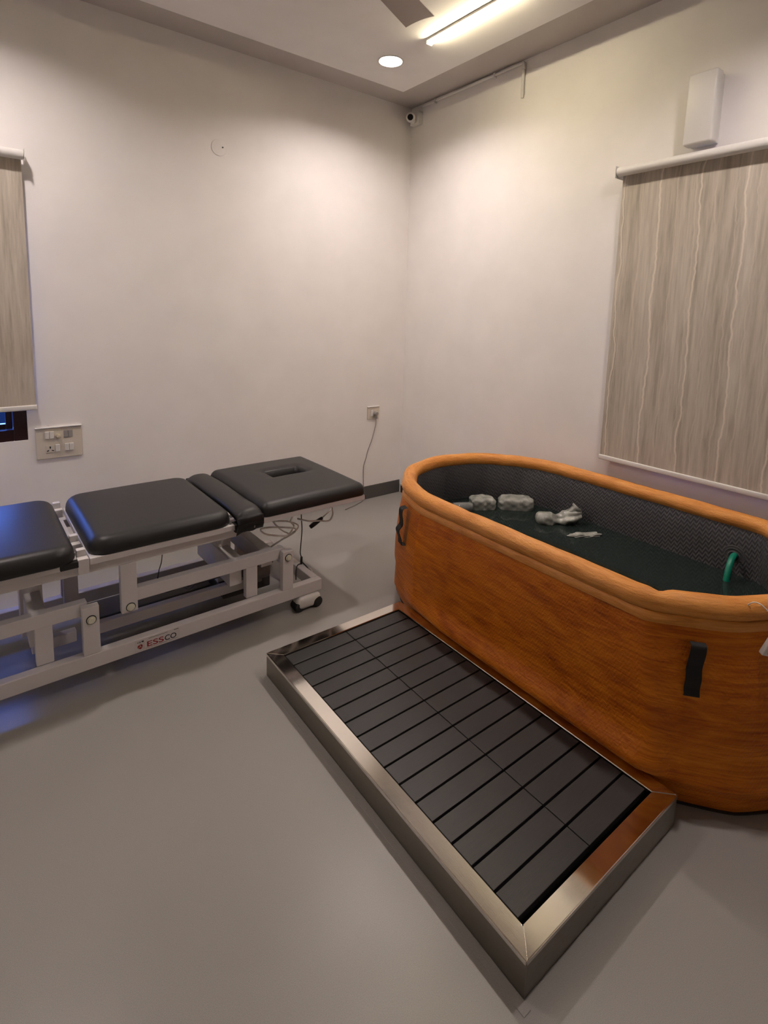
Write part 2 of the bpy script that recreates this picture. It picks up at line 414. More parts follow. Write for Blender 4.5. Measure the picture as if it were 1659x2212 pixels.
# ------------------------------------------------------------------ roller blinds
def blind(M, width, drop, label, cat_side, fab, x_end):
    # local frame: x along the wall (0 = the end seen in the photo), y out of the wall, z up; tube centre at z = 0
    t = thing('roller_blind', (0, 0, 0), label, 'blind', 'grey streaked roller blinds')
    t.matrix_world = M
    s = x_end
    bm = B(); cyl(bm, (0, .066, 0), (s, 0, 0), .0235, width, 40, bev=.006); link('cassette', bm, 'white_plastic', t, smooth=True, auto=.7)
    for xa, xb in ((-.004, -.001), (width + .001, width + .004)):
        bm = B(); box(bm, xa * s, xb * s, 0.001, .088, -.032, .028, bev=.001); link('bracket', bm, 'white_plastic', t)
    nx = 24; bm = B(); rows = []
    for i in range(nx + 1):
        u = i / nx; rows.append([(s * (.009 + u * (width - .018)), .029 + .0015 * math.sin(u * 9), z) for z in (-.012, -drop * .33, -drop * .66, -drop)])
    F_ = [[bm.verts.new(p) for p in r] for r in rows]; K_ = [[bm.verts.new((p[0], p[1] - .0008, p[2])) for p in r] for r in rows]
    for i in range(nx):
        for j in range(3):
            bm.faces.new((F_[i][j], F_[i + 1][j], F_[i + 1][j + 1], F_[i][j + 1])); bm.faces.new((K_[i][j], K_[i][j + 1], K_[i + 1][j + 1], K_[i + 1][j]))
    for j in range(3):
        bm.faces.new((F_[0][j], F_[0][j + 1], K_[0][j + 1], K_[0][j])); bm.faces.new((F_[-1][j], K_[-1][j], K_[-1][j + 1], F_[-1][j + 1]))
    link('fabric', bm, fab, t)
    bm = B(); box(bm, .004 * s, (width - .004) * s, .020, .037, -drop - .025, -drop + .002, bev=.005, seg=3)
    link('bottom_rail', bm, 'white_plastic', t, smooth=True, auto=.9)
    return t
# right wall: x runs along -y
Mr = Matrix(((0, -1, 0, 0), (-1, 0, 0, -1.799), (0, 0, 1, 2.262), (0, 0, 0, 1)))
blind(Mr, 1.40, 2.262 - .742, 'wide grey streaked roller blind behind the orange tub', 'r', 'blind_fabric', 1)
Ml = Matrix(((1, 0, 0, -2.549), (0, -1, 0, 0), (0, 0, 1, 2.228), (0, 0, 0, 1)))
blind(Ml, 1.05, 2.228 - .957, 'grey roller blind cut by the left edge, above the switch plate', 'l', 'blind_fabric_plain', -1)

# ------------------------------------------------------------------ fittings on the walls
# louvre / sounder box on the right wall
t = thing('wall_box', (0, -2.19, 2.315), 'tall thin white box mounted above the wide roller blind', 'wall box')
bm = B(); box(bm, -.030, 0, -.058, .058, .005, .305, bev=.003); link('back_plate', bm, 'white_plastic', t)
bm = B(); box(bm, -.092, -.0305, -.064, .064, 0, .315, bev=.010, seg=3); link('cover', bm, 'white_plastic', t, smooth=True, auto=.6)

# cctv camera in the corner on its junction box
t = thing('security_camera', (0, -.088, 2.968), 'small white security camera with a black eye in the corner', 'camera')
bm = B(); box(bm, -.045, 0, -.05, .05, -.05, .042, bev=.006); link('junction_box', bm, 'white_plastic', t, smooth=True, auto=.6)
cdir = Vector((-.62, -.66, -.25)).normalized(); cc = Vector((-.078, .005, -.004))
bm = B(); bmesh.ops.create_uvsphere(bm, u_segments=32, v_segments=20, radius=.036, matrix=Matrix.Translation(cc)); link('ball', bm, 'white_plastic', t, smooth=True)
bm = B(); cyl(bm, cc + cdir * .010, cdir, .031, .028, 40, bev=.004); hood = link('hood', bm, 'white_plastic', t, smooth=True, auto=.6)
bm = B(); cyl(bm, cc + cdir * .0345, cdir, .0215, .006, 36); link('lens', bm, 'lens_glass', hood, smooth=True, auto=.6)
bm = B(); cyl(bm, (-.045, 0, -.03), (-1, 0, .5), .022, .03, 24); link('neck', bm, 'white_plastic', t, smooth=True, auto=.6)

t = thing('conduit', (0, -1.085, 2.84), 'thin white cable conduit running under the ceiling to the camera', 'conduit')
bm = B(); tube(bm, [(-.012, 0, .02), (-.012, 0, .17)], .010, 12); tube(bm, [(-.012, 0, .0), (-.012, 0, .022)], .009, 12); tube(bm, [(-.012, 0, .165), (-.012, 0, .205)], .0125, 12)
link('drop_pipe', bm, 'white_plastic', t, smooth=True, auto=.7)
bm = B(); tube(bm, [(-.012, 0, .205), (-.012, .94, .203)], .009, 12); link('run_pipe', bm, 'white_plastic', t, smooth=True, auto=.7)
for yy in (.235, .80):
    bm = B(); box(bm, -.024, 0, yy - .006, yy + .006, .186, .216, bev=.002); link('clip', bm, 'white_plastic', t)

# round blanking plate with a nail on the left wall
t = thing('blanking_plate', (-1.528, 0, 2.479), 'round white blanking plate with a dark nail, high on the wall', 'wall plate')
bm = B(); cyl(bm, (0, 0, 0), (0, -1, 0), .049, .004, 56, bev=.0015); link('disc', bm, 'wall_paint', t, smooth=True, auto=.6)
bm = B(); cyl(bm, (.022, -.004, .004), (0, -1, 0), .0045, .004, 12); link('nail', bm, 'black_plastic', t)

# large switch plate
sx0, sx1, sz0, sz1 = -2.568, -2.347, .650, .820
t = thing('switch_plate', (sx0, 0, sz0), 'large cream switch board with regulator knob and socket beside the window', 'switch')
Wd, Hd = sx1 - sx0, sz1 - sz0
bm = B(); box(bm, 0, Wd, -.009, 0, 0, Hd, bev=.003); link('plate', bm, 'cream_plastic', t)
bm = B(); box(bm, -.002, Wd + .002, -.016, 0, Hd + .0005, Hd + .008, bev=.003); link('top_bead', bm, 'white_plastic', t)
def rocker(x0, z0, w_, h_, mat='white_plastic', out=.008):
    bm = B(); box(bm, x0, x0 + w_, -.009 - out, -.0092, z0, z0 + h_, bev=.0018); link('rocker_switch', bm, mat, t)
def at_px(px, py):  # switch plate layout measured on the plate itself (0..1)
    return px * Wd, py * Hd
for (px, py, mat, out) in ((.195, .66, 'white_plastic', .007), (.295, .66, 'white_plastic', .007), (.60, .66, 'grey_plastic', .003), (.70, .66, 'grey_plastic', .003),
                           (.405, .22, 'white_plastic', .010), (.61, .22, 'white_plastic', .007), (.71, .22, 'white_plastic', .007)):
    x_, z_ = at_px(px, py); rocker(x_, z_, .0205, .040, mat, out)
x_, z_ = at_px(.20, .20); bm = B(); box(bm, x_, x_ + .042, -.0115, -.0092, z_, z_ + .042, bev=.001); so = link('socket_face', bm, 'cream_plastic', t)
bm = B()
cyl(bm, (x_ + .021, -.0122, z_ + .031), (0, 1, 0), .0042, .002, 16); box(bm, x_ + .0185, x_ + .0235, -.0121, -.0116, z_ + .022, z_ + .031)
for sg in (-1, 1):
    cx = x_ + .021 + sg * .0115
    box(bm, -.0055, .0055, -.0002, .0003, -.0026, .0026, M=Matrix.Translation((cx, -.0119, z_ + .011)) @ Matrix.Rotation(sg * .35, 4, 'Y'))
link('socket_hole', bm, 'black_plastic', so)
x_, z_ = at_px(.475, .73); bm = B(); cyl(bm, (x_, -.009, z_), (0, -1, 0), .0135, .006, 32); cyl(bm, (x_, -.015, z_), (0, -1, 0), .0115, .014, 32, r2=.0095, bev=.002)
link('regulator_knob', bm, 'ivory_knob', t, smooth=True, auto=.6)
# small flake of plaster above the plate and the broken plaster under the window corner
bm = B(); box(bm, -2.512, -2.500, -.003, 0, .834, .838, bev=.001); tag(link('plaster_flake', bm, 'plaster_chip'), 'tiny pale flake of plaster just above the switch board', 'plaster')
# socket with plug, lead
t = thing('wall_socket', (-.359, 0, .658), 'small cream wall socket with switch near the room corner', 'socket')
bm = B(); box(bm, 0, .116, -.009, 0, 0, .094, bev=.003); link('plate', bm, 'cream_plastic', t)
bm = B(); box(bm, -.001, .117, -.015, 0, .0945, .102, bev=.003); link('top_bead', bm, 'white_plastic', t)
bm = B(); box(bm, .028, .050, -.017, -.0092, .026, .074, bev=.002); link('rocker_switch', bm, 'white_plastic', t)
bm = B(); box(bm, .054, .094, -.0115, -.0092, .026, .072, bev=.001); link('socket_face', bm, 'cream_plastic', t)
t = thing('power_plug', (-.286, 0, .70), 'grey plug with its long thin lead hanging from the wall socket', 'plug')
bm = B(); cyl(bm, (0, -.0118, .002), (0, -1, 0), .020, .026, 24, r2=.015, bev=.004); box(bm, -.010, .010, -.034, -.014, -.040, -.008, bev=.005)
link('plug_body', bm, 'grey_plastic', t, smooth=True, auto=.7)
pts = catmull([(0, -.024, -.036), (.0, -.02, -.09), (-.012, -.012, -.16), (-.03, -.008, -.225), (-.062, -.007, -.30), (-.078, -.006, -.36), (-.098, -.006, -.42), (-.099, -.006, -.50), (-.10, -.014, -.60), (-.112, -.03, -.685), (-.2, -.07, -.6945), (-.34, -.12, -.6945)], 6)
bm = B(); tube(bm, pts, .0032, 8); link('lead', bm, 'cable_grey', t, smooth=True)

# ------------------------------------------------------------------ steel step with deck tiles
X0, X1, Y0, Y1, ZT = -1.924, -1.216, -2.838, -1.516, .1005
RW = .053
t = thing('step_platform', (0, 0, 0), 'low stainless steel step filled with dark grey deck slats beside the tub', 'step')
bm = B()
def quad_prism(bm, pts, z0, z1, bev=.0015):
    lo = [bm.verts.new((x, y, z0)) for x, y in pts]; hi = [bm.verts.new((x, y, z1)) for x, y in pts]
    n_ = len(pts); fs = [bm.faces.new(lo), bm.faces.new(hi)] + [bm.faces.new((lo[i], lo[(i + 1) % n_], hi[(i + 1) % n_], hi[i])) for i in range(n_)]
    es = list({e for f in fs for e in f.edges}); bmesh.ops.bevel(bm, geom=es, offset=bev, segments=2, affect='EDGES')
for nm, pts, mt in (('rim', [(X0, Y0), (X0, Y1), (X0 + RW, Y1 - RW), (X0 + RW, Y0 + RW)], 'steel_rim'),
                    ('rim', [(X1, Y0), (X1 - RW, Y0 + RW), (X1 - RW, Y1 - RW), (X1, Y1)], 'steel_rim'),
                    ('rim', [(X0, Y1), (X1, Y1), (X1 - RW, Y1 - RW), (X0 + RW, Y1 - RW)], 'steel_rim_cross'),
                    ('rim', [(X0, Y0), (X0 + RW, Y0 + RW), (X1 - RW, Y0 + RW), (X1, Y0)], 'steel_rim_cross')):
    bm = B(); quad_prism(bm, pts, ZT - .014, ZT, .0022); link(nm, bm, mt, t)
zs = ZT - .0145
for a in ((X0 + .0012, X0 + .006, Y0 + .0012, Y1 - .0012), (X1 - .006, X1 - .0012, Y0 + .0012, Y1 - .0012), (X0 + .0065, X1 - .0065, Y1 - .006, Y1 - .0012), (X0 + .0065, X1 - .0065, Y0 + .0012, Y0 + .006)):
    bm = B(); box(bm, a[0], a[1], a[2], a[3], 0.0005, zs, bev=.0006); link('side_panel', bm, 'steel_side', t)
bm = B(); box(bm, X0 + .007, X1 - .007, Y0 + .007, Y1 - .007, .001, .055); link('base_tray', bm, 'deck_core', t)
bm = B(); box(bm, X0 - .024, X0 - .001, Y0 - .02, Y1 + .004, 0.0002, .0018, bev=.0008); link('sealing_strip', bm, 'vinyl_floor', t)
ix0, ix1, iy0, iy1 = X0 + RW + .003, X1 - RW - .003, Y0 + RW + .014, Y1 - RW - .003
tw_ = (ix1 - ix0) / 2; th_ = (iy1 - iy0) / 4
for ci in range(2):
    for ri in range(4):
        bm = B()
        for k in range(4):
            sh = th_ / 4
            box(bm, ix0 + ci * tw_ + .0015, ix0 + (ci + 1) * tw_ - .0015, iy0 + ri * th_ + k * sh + .0036, iy0 + ri * th_ + (k + 1) * sh - .0036, .076, .0965, bev=.0012)
        box(bm, ix0 + ci * tw_ + .012, ix0 + (ci + 1) * tw_ - .012, iy0 + ri * th_ + .012, iy0 + (ri + 1) * th_ - .012, .0552, .0765)
        link('deck_tile', bm, 'deck_composite', t)

# ------------------------------------------------------------------ inflatable tub
XC = -.68
def outline(half, far, near):
    """half: x half-width; far / near: lists of (dx, y) for the -x side from the straight outwards to the tip"""
    pts = [(-dx, y) for dx, y in far] + [(dx, y) for dx, y in far[-2::-1]] + [(dx, y) for dx, y in near] + [(-dx, y) for dx, y in near[-2::-1]]
    return [Vector((XC + x, y, 0)) for x, y in pts]
TOP = outline(.54, [(.54, -1.63), (.46, -1.40), (.27, -1.20), (0, -1.125)], [(.54, -2.69), (.375, -2.885), (.19, -2.985), (0, -3.01)])
BOT = outline(.525, [(.53, -1.60), (.455, -1.355), (.27, -1.15), (0, -1.07)], [(.53, -2.775), (.385, -2.965), (.20, -3.07), (0, -3.10)])
def chaikin(P, it, q=.25):
    for _ in range(it):
        out = []
        for i in range(len(P)):
            a, b = P[i], P[(i + 1) % len(P)]; out += [a.lerp(b, q), a.lerp(b, 1 - q)]
        P = out
    return P
def normals2(P):
    L = len(P); c = sum(P, Vector()) / L; out = []
    for i in range(L):
        t_ = (P[(i + 1) % L] - P[i - 1]).normalized(); n_ = Vector((t_.y, -t_.x, 0))
        if n_.dot(P[i] - c) < 0: n_ = -n_
        out.append(n_)
    return out
def faceted(P, bulge, sub=12):
    L = len(P); c = sum(P, Vector()) / L; out = []
    for i in range(L):
        a, b = P[i], P[(i + 1) % L]; d = b - a; n_ = Vector((d.y, -d.x, 0)).normalized()
        if n_.dot((a + b) / 2 - c) < 0: n_ = -n_
        S = sub if d.length < .6 else sub * 4
        for k in range(S):
            u = k / S; bl = bulge if d.length < .6 else bulge * .6
            out.append(a.lerp(b, u) + n_ * bl * (1 - abs(2 * u - 1) ** 3))
    return chaikin(out, 1)
def strip_surface(rows, zs, bm=None, uvscale=1):
    """rows: list of closed point lists at increasing height; builds a skin with uv in metres"""
    bm = bm or B(); uv = bm.loops.layers.uv.new('UVMap'); L = len(rows[0])
    V_ = [[bm.verts.new(p) for p in r] for r in rows]
    arc = [0]
    for i in range(L): arc.append(arc[-1] + (rows[0][(i + 1) % L] - rows[0][i]).length)
    hh = [0]
    for j in range(1, len(rows)): hh.append(hh[-1] + (rows[j][0] - rows[j - 1][0]).length)
    for j in range(len(rows) - 1):
        for i in range(L):
            f = bm.faces.new((V_[j][i], V_[j][(i + 1) % L], V_[j + 1][(i + 1) % L], V_[j + 1][i]))
            for lp, (uu, vv) in zip(f.loops, ((arc[i], hh[j]), (arc[i + 1], hh[j]), (arc[i + 1], hh[j + 1]), (arc[i], hh[j + 1]))): lp[uv].uv = (uu, vv)
    return bm, V_
t = thing('cold_plunge_tub', (0, 0, 0), 'large oval wood-grain orange inflatable tub filled with dark water', 'bathtub')
TUB = t
ZR, RR = .640, .038
prof = [(0.0, -.050), (.010, -.046), (.035, -.030), (.065, -.016), (.088, -.012), (.100, -.006), (.106, .012), (.114, .030), (.126, .043), (.140, .045), (.154, .040), (.172, .027), (.192, .012), (.212, .005), (.26, .006), (.34, .007), (.42, .004), (.50, -.002), (.56, -.010), (.60, -.018), (.625, -.024)]
FT, FB = faceted(TOP, .006), faceted(BOT, .006)
rows = []
for z, off in prof:
    k = z / .62; ring = [b.lerp(a, min(1, k)) for a, b in zip(FT, FB)]; nn = normals2(ring)
    row = []
    for p, n_ in zip(ring, nn):
        o_ = off
        if .095 < z < .215:   # the fat lower welt exists along the straight sides and fades into the ends
            fade = max(0, min(1, (p.y + 2.80) / .08)) * max(0, min(1, (-1.50 - p.y) / .35)); o_ = off * fade + (-.004) * (1 - fade)
        row.append(Vector((p.x, p.y, z)) + n_ * o_)
    rows.append(row)
bm, V_ = strip_surface(rows, None); bm.faces.new(V_[0])
wall = link('outer_wall', bm, 'wood_pvc', t, smooth=True)
# liner: inner wall and floor
rows = []
inp = [(.655, -.055), (.63, -.064), (.60, -.072), (.55, -.079), (.45, -.082), (.30, -.082), (.16, -.084), (.12, -.10), (.11, -.14)]
def soft_loop(P):
    Q, short = [], []
    for i in range(len(P)):
        a, b = P[i], P[(i + 1) % len(P)]
        if (b - a).length > .6:
            d = (b - a).normalized() * .16
            Q += [a, a + d, b - d]; short += [None, None, None]
        else: Q += [a, (a + b) / 2]; short += [0, .5]
    return chaikin(Q, 3), short
FTi, SHORT = soft_loop(TOP); FBi, _ = soft_loop(BOT)
def facet_bulge(i):
    h = SHORT[i // 8]
    return 0 if h is None else -.010 * (1 - abs(2 * (h + (i % 8 + .5) / 16) - 1) ** 2.5)
for z, off in inp:
    k = z / .62; ring = [b.lerp(a, min(1, k)) for a, b in zip(FTi, FBi)]; nn = normals2(ring)
    rows.append([Vector((p.x, p.y, z)) + n_ * (off + facet_bulge(i) * min(1, max(0, (.60 - z) / .05))) for i, (p, n_) in enumerate(zip(ring, nn))])
bm, V_ = strip_surface(rows, None); cv = bm.verts.new((XC, -2.08, rows[-1][0].z))
for i in range(len(V_[-1])): bm.faces.new((V_[-1][i], V_[-1][(i + 1) % len(V_[-1])], cv))
liner = link('liner', bm, 'liner_pvc', t, smooth=True, auto=.7)
# rim: a fat padded roll with pinches
RC = chaikin([p.copy() for p in faceted(TOP, .004, 2)], 2)
nn = normals2(RC); RC = [Vector((p.x, p.y, ZR)) - n_ * .040 for p, n_ in zip(RC, nn)]
pinch = [(-1.155, -2.70, .05, .30), (-1.14, -2.755, .02, .2), (-.20, -1.76, .022, .35), (-.305, -1.30, .03, .22), (-.30, -1.36, .02, .15), (-.18, -2.1, .03, .08), (-1.18, -1.9, .05, .06)]
bm = B(); uv = bm.loops.layers.uv.new('UVMap'); SEG = 28; rings = []; L = len(RC); arc = [0]
for i in range(L): arc.append(arc[-1] + (RC[(i + 1) % L] - RC[i]).length)
for i, (p, n_) in enumerate(zip(RC, nn)):
    k = 1.0
    for (a, b, s_, d_) in pinch: k -= d_ * math.exp(-((p.x - a) ** 2 + (p.y - b) ** 2) / (2 * s_ * s_ * .12))
    rg = []
    for j in range(SEG):
        an = 2 * PI * j / SEG; wob = 1 + .02 * math.sin(arc[i] * 17 + an * 2) + .012 * math.sin(arc[i] * 43 + an)
        kk = k if math.sin(an) > -.3 else 1
        rg.append(bm.verts.new(p + (n_ * math.cos(an) * 1.02 + Vector((0, 0, 1)) * math.sin(an) * .95) * RR * wob * kk))
    rings.append(rg)
for i in range(L):
    for j in range(SEG):
        f = bm.faces.new((rings[i][j], rings[i][(j + 1) % SEG], rings[(i + 1) % L][(j + 1) % SEG], rings[(i + 1) % L][j]))
        rr_ = RR * 2 * PI / SEG
        for lp, c_ in zip(f.loops, ((arc[i], j * rr_), (arc[i], (j + 1) * rr_), (arc[i + 1], (j + 1) * rr_), (arc[i + 1], j * rr_))): lp[uv].uv = c_
rim = link('rim', bm, 'wood_pvc_rim', t, smooth=True)
# welded seam bands below the roll, outside and inside
def seam(off, z0, z1, th, mat, name):
    ring0 = [Vector((p.x, p.y, 0)) for p in RC]; n0 = normals2(ring0)
    rws = [[Vector((p.x, p.y, z)) + n_ * o_ for p, n_ in zip(ring0, n0)] for z, o_ in ((z0, off), (z0, off + th), (z1, off + th), (z1, off))]
    b_, _ = strip_surface(rws, None); link(name, b_, mat, t, smooth=True, auto=.8)
nF = normals2(FT)
rws = [[Vector((p.x, p.y, z)) + n_ * o_ for p, n_ in zip(FT, nF)] for z, o_ in ((.582, -.030), (.582, -.0105), (.586, -.0085), (.610, -.0120), (.614, -.018), (.614, -.030))]
b_, _ = strip_surface(rws, None); link('seam_band', b_, 'wood_pvc_rim', t, smooth=True, auto=.9)
# dark foot of the base
FBb = faceted(BOT, .006); nb = normals2(FBb)
rws = [[Vector((p.x, p.y, z)) + n_ * o_ for p, n_ in zip(FBb, nb)] for z, o_ in ((.0004, -.07), (.0004, -.044), (.009, -.040), (.009, -.07))]
b_, _ = strip_surface(rws, None); link('base_edge', b_, 'black_rubber', t)
# grab straps
def strap(c, nrm, z0, z1, label, out=.012, sag=0):
    n_ = Vector((*nrm, 0)).normalized(); s_ = Vector((-n_.y, n_.x, 0)); c = Vector((*c, 0))
    prof_ = catmull([(z1, -.002), (z1 - .006, out * .9), (z1 - .03, out * 1.1), ((z0 + z1) / 2 + .01, out * .8), ((z0 + z1) / 2 - .02, out * 1.6), (z0 + .03, out), (z0 + .004, out * .9), (z0, -.002)], 5)
    prof_ = [Vector((a, b, 0)) for a, b in [(p.x, p.y) for p in [Vector((q[0], q[1], 0)) for q in prof_]]]
    b_ = B(); L_ = []
    for i, q in enumerate(prof_):
        z, o_ = q.x, q.y; cc_ = c + n_ * o_ + s_ * (.004 * math.sin(z * 25)) + Vector((0, 0, z))
        L_.append([b_.verts.new(cc_ - s_ * .0215), b_.verts.new(cc_ + s_ * .0215), b_.verts.new(cc_ + s_ * .0215 + n_ * .004), b_.verts.new(cc_ - s_ * .0215 + n_ * .004)])
    for i in range(len(L_) - 1):
        for k in range(4): b_.faces.new((L_[i][k], L_[i][(k + 1) % 4], L_[i + 1][(k + 1) % 4], L_[i + 1][k]))
    b_.faces.new(L_[0]); b_.faces.new(L_[-1][::-1])
    o = link('grab_strap', b_, 'black_strap', TUB); return o
def mid(P, Q, i, z):
    k = z / .62; a = Q[i].lerp(P[i], k); b = Q[(i + 1) % len(P)].lerp(P[(i + 1) % len(P)], k); return (a + b) / 2
pA = mid(TOP, BOT, 0, .5); dA = TOP[1] - TOP[0]; nA = Vector((dA.y, -dA.x, 0)).normalized(); nA = -nA if nA.dot(pA - Vector((XC, -2, 0))) < 0 else nA
strap((pA + nA * .013).xy, nA.xy, .385, .575, '', out=.022)
iN = 12  # last near vertex pair on the -x side
pB = mid(TOP, BOT, iN, .48); dB = TOP[(iN + 1) % 14] - TOP[iN]; nB = Vector((dB.y, -dB.x, 0)).normalized(); nB = -nB if nB.dot(pB - Vector((XC, -2, 0))) < 0 else nB
strap((pB + nB * .014).xy, nB.xy, .385, .555, '', out=.012)
# drain port on the far inside wall
PX_ = XC + .54 - .092
b_ = B()
for r_, rr_ in ((.047, .0030), (.036, .0045), (.022, .0055)):
    tube(b_, [(PX_ + .012, -2.585 + r_ * math.cos(a), .488 + r_ * math.sin(a)) for a in [2 * PI * k / 40 for k in range(40)]], rr_, 8, closed=True)
cyl(b_, (PX_ + .013, -2.585, .488), (-1, 0, 0), .046, .004, 40)
port = link('drain_port', b_, 'liner_pvc', t, smooth=True, auto=.7)
b_ = B(); cyl(b_, (PX_ + .008, -2.585, .488), (-1, 0, 0), .0175, .003, 24); link('port_hole', b_, 'black_rubber', port)

# water: a slab filling the tub, a separate thing that can be poured out
ring = [b.lerp(a, .413 / .62) for a, b in zip(FTi, FBi)]; nw = normals2(ring)
b_ = B(); hi = [b_.verts.new(Vector((p.x, p.y, .413)) - n_ * .084) for p, n_ in zip(ring, nw)]
cw = b_.verts.new((XC, -2.05, .413))
for i in range(len(hi)): b_.faces.new((hi[i], hi[(i + 1) % len(hi)], cw))
WAT = tag(link('water', b_, 'pool_water'), 'still dark greenish water inside the orange tub', 'water')
# green hose
pts = catmull([(PX_ + .03, -2.588, .494), (PX_ - .01, -2.590, .497), (PX_ - .045, -2.594, .486), (PX_ - .075, -2.598, .455), (PX_ - .092, -2.600, .41), (PX_ - .10, -2.60, .36), (PX_ - .105, -2.60, .30)], 7)
b_ = B(); tube(b_, pts, .0125, 14); tag(link('hose', b_, 'green_rubber', smooth=True), 'green rubber hose bending from the drain port into the water', 'hose')

# things frozen and floating at the far end
Rv = Vector((.795, -.606, 0)).normalized(); Dv = Vector((.606, .795, 0)).normalized()
def floaty(name, c, sx, sy, sz, rot, label, mat, e=4.2, lump=.0022, cat='ice', group=None, seed=0):
    rnd = random.Random(seed); b_ = B()
    bmesh.ops.create_icosphere(b_, subdivisions=5, radius=1)
    ph = [rnd.uniform(0, 6) for _ in range(6)]
    for v_ in b_.verts:
        d = v_.co.normalized(); k = (abs(d.x) ** e + abs(d.y) ** e + abs(d.z) ** e) ** (-1 / e)
        q = d * k
        w_ = 1 + lump / min(sx, sy, sz) * (math.sin(3.1 * q.x * 2 + ph[0]) * math.sin(2.7 * q.y * 2 + ph[1]) + .5 * math.sin(9 * q.x + ph[2]) * math.cos(8 * q.z + ph[3]))
        v_.co = Vector((q.x * sx, q.y * sy, q.z * sz)) * w_
    bmesh.ops.transform(b_, matrix=Matrix.Rotation(rot, 4, 'Z'), verts=b_.verts[:])
    o = link(name, b_, mat, smooth=True); o.location = c
    return tag(o, label, cat, group) if label else o
ICE = 'frozen pieces floating in the tub'
yaw = math.atan2(Rv.y, Rv.x)
floaty('ice_block', (-.545, -1.415, .434), .070, .054, .043, yaw + .12, 'squarish frosted ice block, second from the far left of the tub', 'frosted_ice', group=ICE, seed=1)
floaty('ice_block', (-.383, -1.522, .433), .098, .060, .044, yaw - .05, 'largest frosted ice block, in the middle of the floating row', 'frosted_ice', group=ICE, seed=2)
floaty('ice_sliver', (-.410, -1.985, .416), .083, .022, .012, yaw + .17, 'slim pale ice sliver floating apart, nearest the hose', 'frosted_ice', e=2.4, lump=.002, group=ICE, seed=5)
# crushed bottle: a dented waisted body with a neck
b_ = B(); seg = 40; L2 = 44; rings = []
for i in range(L2 + 1):
    s = i / L2; x = -.115 + .23 * s
    r = .046
    if s < .08: r *= .45 + .55 * math.sqrt(s / .08)
    if .32 < s < .62: r *= 1 - .34 * math.sin((s - .32) / .30 * PI)
    if s > .86: r = .046 * (1 - (s - .86) / .14 * .25)
    lift = .035 * max(0, s - .55) * 2.2
    rg = []
    for k in range(seg):
        a = 2 * PI * k / seg
        d = 1 + .10 * math.sin(3 * a + s * 7) * math.sin(s * PI) + .07 * math.sin(5 * a - s * 19) * math.sin(s * PI)
        if s > .45: d *= 1 - .28 * math.exp(-((a - 1.9 - s) ** 2) / .12)
        rg.append(b_.verts.new((x, r * d * math.cos(a) * 1.1, r * d * math.sin(a) * .78 + lift)))
    rings.append(rg)
for i in range(L2):
    for k in range(seg): b_.faces.new((rings[i][k], rings[i][(k + 1) % seg], rings[i + 1][(k + 1) % seg], rings[i + 1][k]))
b_.faces.new(rings[0]); b_.faces.new(rings[-1][::-1])
t = thing('crushed_bottle', (-.375, -1.80, .432), 'crumpled frosted plastic bottle floating between the big ice block and the sliver', 'bottle', rotz=yaw - .02)
link('bottle_body', b_, 'frosted_ice', t, smooth=True)
M_ = Matrix.Translation((.062, .0, .028)) @ Matrix.Rotation(.75, 4, 'Y')
b_ = B(); tube(b_, [M_ @ Vector((0, 0, -.02)), M_ @ Vector((0, 0, .035)), M_ @ Vector((0, 0, .05))], .024, 24); tube(b_, [M_ @ Vector((0, 0, .047)), M_ @ Vector((0, 0, .058))], .031, 24)
link('neck', b_, 'frosted_ice', t, smooth=True, auto=.8)
# clear bottle end half hidden by the rim
b_ = B(); tube(b_, [Vector((-.08, 0, 0)), Vector((-.07, 0, 0)), Vector((.01, 0, 0)), Vector((.03, 0, 0))], .028, 24, rf=lambda u: 1 if u < .6 else .8)
o = link('clear_bottle', b_, 'clear_plastic', smooth=True, auto=.8); o.location = (-.655, -1.40, .43); o.rotation_euler = (0, 0, yaw + .15)
tag(o, 'clear plastic bottle end at the far left of the floating row', 'bottle')

# ------------------------------------------------------------------ thermometer on a cord over the near end of the tub
def facet_pt(i, u, z, out):
    k = z / .62; a = BOT[i].lerp(TOP[i], k); b = BOT[i + 1].lerp(TOP[i + 1], k); d = b - a; n_ = Vector((d.y, -d.x, 0)).normalized()
    if n_.dot(a - Vector((XC, -2, 0))) < 0: n_ = -n_
    p = a.lerp(b, u) + n_ * out; p.z = z; return p, n_, d.normalized()
P_, n_, d_ = facet_pt(11, .58, .60, .034)
d_ = Vector((-n_.y, n_.x, 0)); d_ = d_ if d_.x > 0 else -d_
t = thing('thermometer', P_, 'small white framed thermometer hung on a cord over the tub rim', 'thermometer')
Mt = Matrix((( d_.x, n_.x, 0, 0), (d_.y, n_.y, 0, 0), (0, 0, 1, 0), (0, 0, 0, 1))) @ Matrix.Rotation(math.radians(14), 4, 'Y') @ Matrix.Rotation(math.radians(-12), 4, 'X')
b_ = B(); box(b_, -.004, .085, -.008, .008, -.075, -.002, bev=.003, M=Mt); link('case', b_, 'white_plastic', t)
b_ = B(); box(b_, .010, .078, .0081, .0095, -.066, -.012, bev=.0005, M=Mt); link('screen', b_, 'black_plastic', t)
cp = [Mt @ Vector((.012, 0, -.004)), Mt @ Vector((.004, -.002, .022)), Vector((-.008, 0, .050)) - n_ * .004, Vector((-.022, 0, .068)) - n_ * .022, Vector((-.038, 0, .082)) - n_ * .045, Vector((-.052, 0, .078)) - n_ * .066, Vector((-.06, 0, .05)) - n_ * .082, Vector((-.06, 0, -.03)) - n_ * .095, Vector((-.06, 0, -.19)) - n_ * .10]
b_ = B(); tube(b_, catmull(cp, 8), .0016, 8); link('cord', b_, 'cable_white', t, smooth=True)

